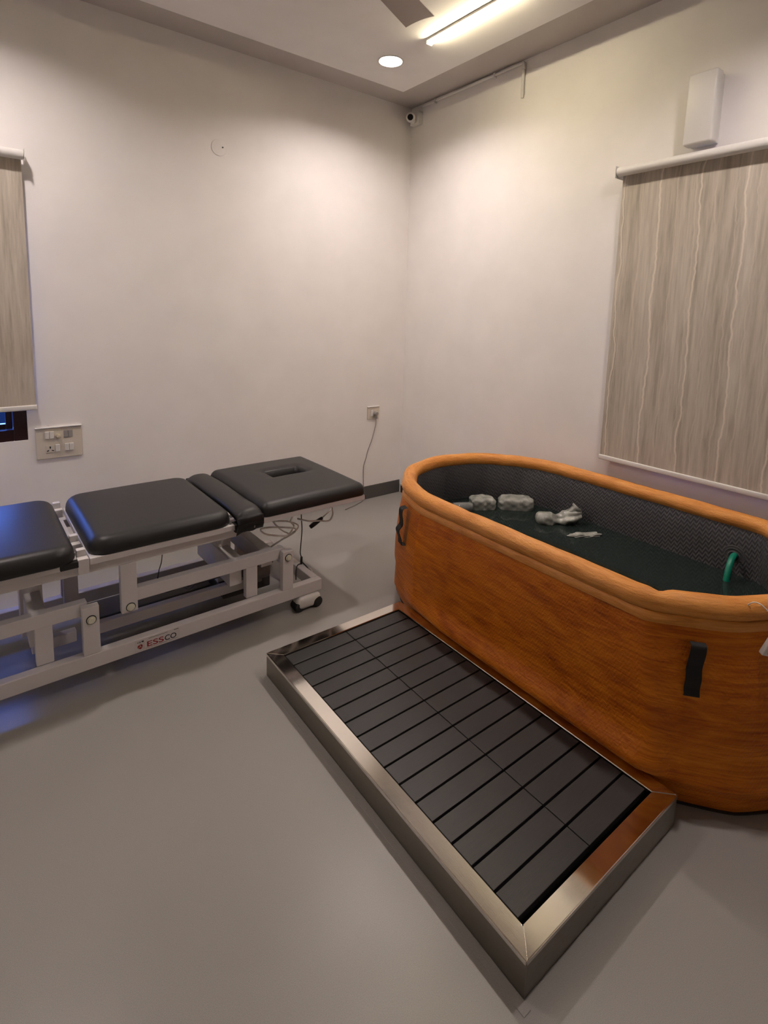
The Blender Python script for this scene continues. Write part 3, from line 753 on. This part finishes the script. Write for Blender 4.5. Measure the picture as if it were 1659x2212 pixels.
# ------------------------------------------------------------------ massage / treatment table
ANG = math.radians(1.3)
t = thing('treatment_table', (-1.453, -1.165, 0), 'white steel electric treatment table with black padded sections by the wall', 'treatment table', rotz=ANG)
TB = t
BW = .585     # base depth
UL = -1.90    # left end of the base, outside the frame
m = 'powder_coat'
b_ = B()
box(b_, UL, 0, 0, .04, .077, .137, bev=.003); link('base_rail', b_, m, t)
b_ = B(); box(b_, UL, 0, BW - .04, BW, .077, .137, bev=.003); link('base_rail', b_, m, t)
for u in (-.0405, UL + .0):
    b_ = B(); box(b_, u + .0005, u + .0405, .0405, BW - .0405, .078, .136, bev=.003); link('cross_bar', b_, m, t)
# posts, near and far side
def bolt(u, v, z, s=-1, parent=None):
    b_ = B(); cyl(b_, (u, v, z), (0, s, 0), .0185, .002, 28); link('washer', b_, 'black_rubber', parent)
    b_ = B(); cyl(b_, (u, v + s * .0021, z), (0, s, 0), .0155, .003, 24, bev=.001); cyl(b_, (u, v + s * .005, z), (0, s, 0), .0115, .007, 24, bev=.002); link('bolt_cap', b_, 'bolt_cap', parent, smooth=True, auto=.6)
for (u0, u1) in ((-.222, -.165), (-1.083, -1.023)):
    b_ = B(); box(b_, u0, u1, 0, .032, .1372, .336, bev=.003); p = link('post', b_, m, t); bolt((u0 + u1) / 2 + .001, 0, .303 if u0 > -.5 else .283, -1, p)
    b_ = B(); box(b_, u0, u1, BW - .032, BW, .1372, .336, bev=.003); p = link('post', b_, m, t)
# lift arms (collapsed parallelogram), each with a stub that rests on the base
for (ua, ub, st) in ((-.226, -.930, -.395), (-1.088, -1.80, -1.235)):
    for v0 in (.036, BW - .076):
        b_ = B(); box(b_, ub, ua + .03, v0, v0 + .04, .288, .343, bev=.003)
        box(b_, st, st + .058, v0 + .002, v0 + .036, .1375, .290, bev=.003)
        link('lift_arm', b_, m, t)
# inner cross members between the arms
for u in (-.46, -.30, -1.25):
    b_ = B(); box(b_, u, u + .06, .0762, BW - .0764, .25 if u > -.4 else .20, .335, bev=.003); link('torsion_bar', b_, m, t)
# hangers from the upper frame down to the arms
for (u0, u1) in ((-.942, -.880), (-1.84, -1.78)):
    for v0, s in ((.003, -1), (BW - .033, 1)):
        b_ = B(); box(b_, u0, u1, v0, v0 + .030, .265, .474, bev=.003); h_ = link('hanger', b_, m, t); bolt((u0 + u1) / 2 + .003, v0 if s < 0 else v0 + .030, .287, s, h_)
# far side hangers and motor posts that show between the rails
b_ = B(); box(b_, -.275, -.215, .42, .46, .137, .474, bev=.003); link('motor_post', b_, m, t)
b_ = B(); box(b_, -.455, -.385, .24, .30, .15, .474, bev=.003); link('motor_post', b_, m, t)
b_ = B(); box(b_, -1.262, -1.182, .26, .33, .15, .474, bev=.003); link('motor_post', b_, m, t)
b_ = B(); box(b_, -1.10, -1.045, .32, .36, .15, .474, bev=.003); link('motor_post', b_, m, t)
# inner sub base rail, dark trays
b_ = B(); box(b_, -1.016, -.31, .130, .165, .1385, .185, bev=.003); link('inner_rail', b_, m, t)
b_ = B(); box(b_, -1.24, -1.086, .130, .165, .1385, .185, bev=.003); link('inner_rail', b_, m, t)
b_ = B(); box(b_, -1.016, -.47, .27, .44, .090, .132, bev=.006); link('actuator_cover', b_, 'actuator_dark', t)
b_ = B(); box(b_, -.455, -.205, .17, .46, .090, .15, bev=.006); link('actuator_cover', b_, 'actuator_dark', t)
# actuator with motor between the rails
b_ = B(); cyl(b_, (-.62, .25, .185), (1, 0, .02), .017, .34, 24); link('actuator_rod', b_, 'galvanized', t, smooth=True, auto=.6)
b_ = B(); cyl(b_, (-.36, .15, .195), (1, 0, 0), .036, .13, 28, bev=.006); box(b_, -.33, -.27, .12, .26, .151, .235, bev=.010); link('actuator_motor', b_, 'galvanized', t, smooth=True, auto=.7)
b_ = B(); tube(b_, [(-.60 + .022 * math.cos(a), .22, .20 + .022 * math.sin(a)) for a in [2 * PI * k / 20 for k in range(20)]], .007, 8, closed=True); link('pivot_lug', b_, 'galvanized', t, smooth=True)
# upper frame
b_ = B()
box(b_, -1.86, -.44, .004, .044, .4745, .5145, bev=.003); box(b_, -1.86, -.44, BW - .044, BW - .004, .4745, .5145, bev=.003)
for u in (-1.86, -1.10, -.48): box(b_, u, u + .04, .0442, BW - .0442, .475, .514, bev=.003)
link('upper_frame', b_, m, t)
# section frames under each pad
VN, VF = -.020, .625
def section_frame(u0, u1, nm='section_frame'):
    b_ = B(); th = .003
    box(b_, u0, u1, VN, VN + .028, .5155, .541, bev=.002); box(b_, u0, u1, VF - .028, VF, .5155, .541, bev=.002)
    box(b_, u0, u0 + .028, VN + .0282, VF - .0282, .516, .5405, bev=.002); box(b_, u1 - .028, u1, VN + .0282, VF - .0282, .516, .5405, bev=.002)
    return link(nm, b_, m, TB)
section_frame(-1.049, -.472); section_frame(-.343, .250); section_frame(-1.80, -1.149)
b_ = B(); box(b_, -1.148, -1.085, VN, VN + .026, .5155, .541, bev=.003); link('end_plug', b_, 'black_plastic', t)
b_ = B(); cyl(b_, (.2502, VN + .014, .528), (1, 0, 0), .013, .006, 20); link('end_plug', b_, 'black_plastic', t)
# hinge brackets between leg and seat sections
for v0 in (VN, .14, VF - .03):
    b_ = B(); box(b_, -1.090, -1.053, v0, v0 + .032, .485, .545, bev=.002); box(b_, -1.088, -1.058, v0 + .034, v0 + .060, .535, .570, bev=.002)
    h_ = link('hinge_bracket', b_, m, t)
    b_ = B(); cyl(b_, (-1.090, v0 + .046, .556), (-1, 0, 0), .008, .004, 16); link('hinge_pin', b_, 'chrome_tab', h_)

def pad(u0, u1, v0, v1, z0, z1, rc=.05, hole=None, nm='pad', crown=.012):
    """upholstered cushion: rounded-square plan, rolled top edge, slightly crowned top"""
    NX, NY = 46, 54; b_ = B(); re = .042
    def P3(a, b):
        # a,b in [-1,1]; map square to rounded rectangle
        cx, cy, hx, hy = (u0 + u1) / 2, (v0 + v1) / 2, (u1 - u0) / 2, (v1 - v0) / 2
        x, y = a * hx, b * hy
        # pull the corners in
        qx, qy = max(0, abs(x) - (hx - rc)), max(0, abs(y) - (hy - rc))
        L_ = math.hypot(qx, qy); M_ = max(qx, qy)
        if L_ > 1e-9:
            f = M_ / L_; x = math.copysign(hx - rc + qx * f, x) if qx > 0 else x; y = math.copysign(hy - rc + qy * f, y) if qy > 0 else y
        # distance from edge
        if qx > 0 or qy > 0:
            dd = rc - math.hypot(max(0, abs(x) - (hx - rc)), max(0, abs(y) - (hy - rc)))
        else: dd = min(hx - abs(x), hy - abs(y))
        dd = min(dd, hx - abs(x), hy - abs(y)) if not (qx > 0 and qy > 0) else dd
        e = min(1, max(0, dd) / re); zz = z1 - (z1 - z0) * .62 * (1 - math.sqrt(max(0, 1 - (1 - e) ** 2)))
        zz += crown * (1 - (a * a)) * (1 - b * b) - crown
        if hole:
            hx0, hx1, hy0, hy1 = hole; X_, Y_ = x + cx, y + cy
            dx = max(hx0 - X_, 0, X_ - hx1); dy = max(hy0 - Y_, 0, Y_ - hy1); dh = math.hypot(dx, dy)
            zz -= .012 * math.exp(-(dh / .022) ** 2) if dh > 0 else .012
        return Vector((x + cx, y + cy, zz)), dd
    def grid(n_, extra):
        s = [-1 + 2 * i / n_ for i in range(n_ + 1)]
        return [math.copysign(1 - (1 - abs(q)) ** 1.45, q) for q in s]
    A = grid(NX, 0); Bb = grid(NY, 0)
    if hole:  # snap grid lines to the hole borders
        cx, cy, hx, hy = (u0 + u1) / 2, (v0 + v1) / 2, (u1 - u0) / 2, (v1 - v0) / 2
        for lst, c_, h_, lims in ((A, cx, hx, hole[:2]), (Bb, cy, hy, hole[2:])):
            for lm in lims:
                q = (lm - c_) / h_; j = min(range(1, len(lst) - 1), key=lambda i: abs(lst[i] - q)); lst[j] = q
    V2 = [[b_.verts.new(P3(a, b)[0]) for b in Bb] for a in A]
    low = {}
    for i in range(NX):
        for j in range(NY):
            if hole:
                cxm, cym = (u0 + u1) / 2 + (A[i] + A[i + 1]) / 2 * (u1 - u0) / 2, (v0 + v1) / 2 + (Bb[j] + Bb[j + 1]) / 2 * (v1 - v0) / 2
                if hole[0] < cxm < hole[1] and hole[2] < cym < hole[3]: continue
            b_.faces.new((V2[i][j], V2[i + 1][j], V2[i + 1][j + 1], V2[i][j + 1]))
    # skirt down from every open border, tucked in at the bottom
    bd = [e for e in b_.edges if len(e.link_faces) == 1]
    r = bmesh.ops.extrude_edge_only(b_, edges=bd); vs = [x for x in r['geom'] if isinstance(x, bmesh.types.BMVert)]
    for v_ in vs:
        zt = v_.co.z; v_.co.z = z0 + (zt - z0) * .25
    bd = [e for e in b_.edges if len(e.link_faces) == 1]
    r = bmesh.ops.extrude_edge_only(b_, edges=bd); vs = [x for x in r['geom'] if isinstance(x, bmesh.types.BMVert)]
    c_ = Vector(((u0 + u1) / 2, (v0 + v1) / 2, 0))
    for v_ in vs:
        inner = hole and (hole[0] - .01 < v_.co.x < hole[1] + .01 and hole[2] - .01 < v_.co.y < hole[3] + .01)
        v_.co.z = z0
        if not inner: v_.co.x += (c_.x - v_.co.x) * .012; v_.co.y += (c_.y - v_.co.y) * .012
    if not hole:
        bd = [e for e in b_.edges if len(e.link_faces) == 1]; bmesh.ops.contextual_create(b_, geom=bd)
    return link(nm, b_, 'upholstery_vinyl', TB, smooth=True)
pad(-1.046, -.474, -.024, .640, .5415, .618, rc=.075, nm='seat_pad')
pad(-.338, .262, -.024, .665, .5415, .617, rc=.040, hole=(-.105, .100, .335, .445), nm='head_pad')
pad(-1.72, -1.092, -.040, .64, .5415, .618, rc=.075, nm='leg_pad')
# slack vinyl gusset pad between seat and head sections, its flap hanging over the near side
b_ = B(); NB = 60; cols_ = 10; rowsv = []
path = [(.635, .56), (.64, .58), (.62, .594), (.58, .600), (.40, .603), (.20, .604), (.06, .603), (-.01, .598), (-.038, .585), (-.048, .56), (-.045, .53), (-.036, .505), (-.030, .492)]
cp = catmull([Vector((0, a, b)) for a, b in path], 5)
for i, p in enumerate(cp):
    s = i / (len(cp) - 1); row = []
    for j in range(cols_ + 1):
        q = j / cols_; u = -.468 + .122 * q
        bow = .005 * math.sin(q * PI)
        dip = -.012 * (abs(2 * q - 1) ** 4)
        z = p.z + bow + dip * (1 if p.z > .58 else 0); y = p.y - (bow * .6 if s > .7 else 0)
        if s > .93: z += .014 * q + .006 * math.sin(q * 9)
        row.append((u + (.012 if s > .75 else 0) * math.sin(q * 3), y, z + .0025 * math.sin(s * 31 + q * 4)))
    rowsv.append(row)
top = [[b_.verts.new(p) for p in r] for r in rowsv]; bot = [[b_.verts.new((p[0], p[1] + (.008 if i > len(rowsv) * .78 else 0), p[2] - (.02 if i < len(rowsv) * .78 else .002))) for p in r] for i, r in enumerate(rowsv)]
for i in range(len(top) - 1):
    for j in range(cols_):
        b_.faces.new((top[i][j], top[i][j + 1], top[i + 1][j + 1], top[i + 1][j])); b_.faces.new((bot[i][j], bot[i + 1][j], bot[i + 1][j + 1], bot[i][j + 1]))
    b_.faces.new((top[i][0], top[i + 1][0], bot[i + 1][0], bot[i][0])); b_.faces.new((top[i][-1], bot[i][-1], bot[i + 1][-1], top[i + 1][-1]))
for j in range(cols_):
    b_.faces.new((top[0][j], bot[0][j], bot[0][j + 1], top[0][j + 1])); b_.faces.new((top[-1][j], top[-1][j + 1], bot[-1][j + 1], bot[-1][j]))
gs = link('gusset_pad', b_, 'upholstery_vinyl', t, smooth=True)
b_ = B(); box(b_, -.395, -.388, -.052, -.047, .520, .532, bev=.001); link('buckle', b_, 'chrome_tab', gs)
b_ = B(); box(b_, -.470, -.350, -.022, .03, .500, .540, bev=.006); link('hinge_block', b_, 'black_plastic', t)
# castors: low twin housings
for (u, v) in ((-.075, .018), (-.075, BW - .018), (UL + .08, .018), (UL + .08, BW - .018)):
    sv = -1 if v < .3 else 1
    b_ = B(); box(b_, u - .070, u + .066, v - .036, v + .036, .007, .0745, bev=.024, seg=6); c_ = link('castor_housing', b_, 'white_plastic', t, smooth=True)
    b_ = B(); cyl(b_, (u + .044, v - .039, .0275), (0, 1, 0), .0270, .078, 36, bev=.008); link('wheel', b_, 'black_rubber', c_, smooth=True, auto=.6)
    b_ = B(); cyl(b_, (u - .058, v - .031, .0235), (0, 1, 0), .0230, .062, 36, bev=.006); link('wheel', b_, 'black_rubber', c_, smooth=True, auto=.6)
    b_ = B(); cyl(b_, (u + .015, v, .068), (0, 0, 1), .012, .0088, 20); link('stem', b_, 'chrome_tab', c_, smooth=True, auto=.6)
# maker's plate
b_ = B(); box(b_, -.899, -.718, -.0007, -.0001, .0825, .1325); sg = link('name_plate', b_, 'sign_vinyl', t)
def on_rail(u, z, v=-.0012): return Matrix.Translation((u, v, z)) @ Matrix.Rotation(PI / 2, 4, 'X')
def fit_text(body, x0, x1, z0, z1, mat, shear=0):
    o = text_mesh('lettering', body, 1.0, mat, sg, Matrix.Identity(4), bold=.012, shear=shear)
    xs = [v.co.x for v in o.data.vertices]; ys = [v.co.y for v in o.data.vertices]; zz = [v.co.z for v in o.data.vertices]
    ax, bx_, ay, by_, az, bz = min(xs), max(xs), min(ys), max(ys), min(zz), max(zz)
    for v in o.data.vertices:
        v.co = Vector((x0 + (v.co.x - ax) / (bx_ - ax) * (x1 - x0), -.0008 - (v.co.z - az) / max(bz - az, 1e-6) * .0005, z0 + (v.co.y - ay) / (by_ - ay) * (z1 - z0)))
fit_text('ESS', -.852, -.785, .0915, .1150, 'sign_red')
fit_text('CO', -.781, -.733, .0915, .1150, 'sign_black')
fit_text('CE', -.890, -.876, .1185, .1255, 'sign_black')
for a, b in ((-.812, -.770), (-.766, -.728)):
    b_ = B(); box(b_, a, b, -.0012, -.0008, .0868, .0878); link('fine_line', b_, 'sign_black', sg)
b_ = B()
for k in range(14): box(b_, -.845 + k * .0055, -.8405 + k * .0055, -.0012, -.0008, .1265, .1280)
link('small_print', b_, 'sign_black', sg)
b_ = B()
for k in range(4): box(b_, -.742 + k * .0048, -.7385 + k * .0048, -.0012, -.0008, .1265, .1295)
link('small_print', b_, 'sign_black', sg)
b_ = B(); box(b_, -.873, -.865, -.0012, -.0008, .1195, .1255); link('mark', b_, 'sign_black', sg)
b_ = B()
for k in range(3):
    M_ = Matrix.Translation((-.879, -.001, .102)) @ Matrix.Rotation(k * 2 * PI / 3, 4, 'Y')
    vs = [b_.verts.new(M_ @ Vector(p)) for p in ((.0008, 0, .0005), (.0008, 0, .0115), (.0095, 0, .0062), (.0095, 0, -.0045))]; b_.faces.new(vs)
link('emblem', b_, 'sign_red', sg)
b_ = B(); box(b_, -.8645, -.8638, -.0012, -.0008, .0865, .1235); box(b_, -.860, -.800, -.0012, -.0008, .0868, .0876); link('rule', b_, 'sign_red', sg)
# handset hanging under the head section with its coiled white lead
b_ = B()
pts = catmull([(.250, .42, .515), (.235, .30, .50), (.21, .22, .485), (.16, .16, .487), (.12, .10, .478), (.10, .06, .44), (.07, .05, .415), (.02, .07, .42), (-.05, .05, .44), (-.10, .08, .455)], 7); tube(b_, pts, .0044, 8)
pts = catmull([(-.13, .05, .50), (-.15, .06, .46), (-.12, .08, .42), (-.16, .07, .385), (-.22, .06, .40), (-.29, .05, .43), (-.31, .06, .455), (-.25, .09, .44), (-.18, .07, .43), (-.13, .05, .42), (-.12, .08, .385), (-.18, .12, .34), (-.22, .2, .27), (-.22, .33, .19), (-.21, .44, .14)], 7); tube(b_, pts, .0044, 8)
pts = catmull([(-.25, .09, .50), (-.22, .08, .45), (-.17, .09, .40), (-.13, .08, .385), (-.10, .07, .42), (-.16, .06, .46), (-.24, .06, .48)], 7); tube(b_, pts, .0040, 8)
link('handset_cable', b_, 'cable_white', t, smooth=True)
hp0, hp1, hp2 = Vector((.235, .30, .352)), Vector((.186, .30, .323)), Vector((.108, .30, .286))
b_ = B(); tube(b_, [hp0 + (hp0 - hp1) * 2.0 + Vector((0, 0, .03)), hp0, hp1], .0042, 10, rf=lambda u: .7 + .3 * u); link('release_lever', b_, 'cable_white', t, smooth=True)
b_ = B(); tube(b_, catmull([hp1 + (hp1 - hp2) * .02, hp1.lerp(hp2, .25), hp1.lerp(hp2, .7), hp2], 5), .0105, 14, rf=lambda u: .72 + .5 * math.sin(min(1, u) * 2.6)); link('lever_grip', b_, 'black_rubber', t, smooth=True)
b_ = B(); tube(b_, catmull([(-.006, .20, .5145), (-.008, .20, .42), (-.003, .2, .33), (-.010, .2, .24), (-.012, .2, .20), (-.004, .2, .175)], 6), .0028, 8); tube(b_, [(-.004, .2, .178), (-.006, .2, .138)], .0065, 10)
tube(b_, catmull([(-.006, .2, .14), (-.035, .19, .141), (-.055, .17, .12), (-.06, .16, .08)], 6), .003, 8); tube(b_, catmull([(-.004, .2, .15), (.006, .17, .135), (.010, .13, .115), (.006, .11, .10)], 6), .003, 8)
link('foot_cable', b_, 'cable_black', t, smooth=True)
b_ = B(); tube(b_, [(.012 + 0 * a, .135 + .018 * math.cos(a), .122 + .010 * math.sin(a)) for a in [2 * PI * k / 18 for k in range(18)]], .003, 8, closed=True); link('cable_loop', b_, 'cable_white', t, smooth=True)
b_ = B(); tube(b_, catmull([(-.765, .05, .4745), (-.768, .06, .42), (-.778, .07, .37), (-.782, .08, .30), (-.74, .15, .23), (-.68, .2, .20), (-.62, .23, .20)], 6), .0022, 8); link('control_cable', b_, 'cable_black', t, smooth=True)
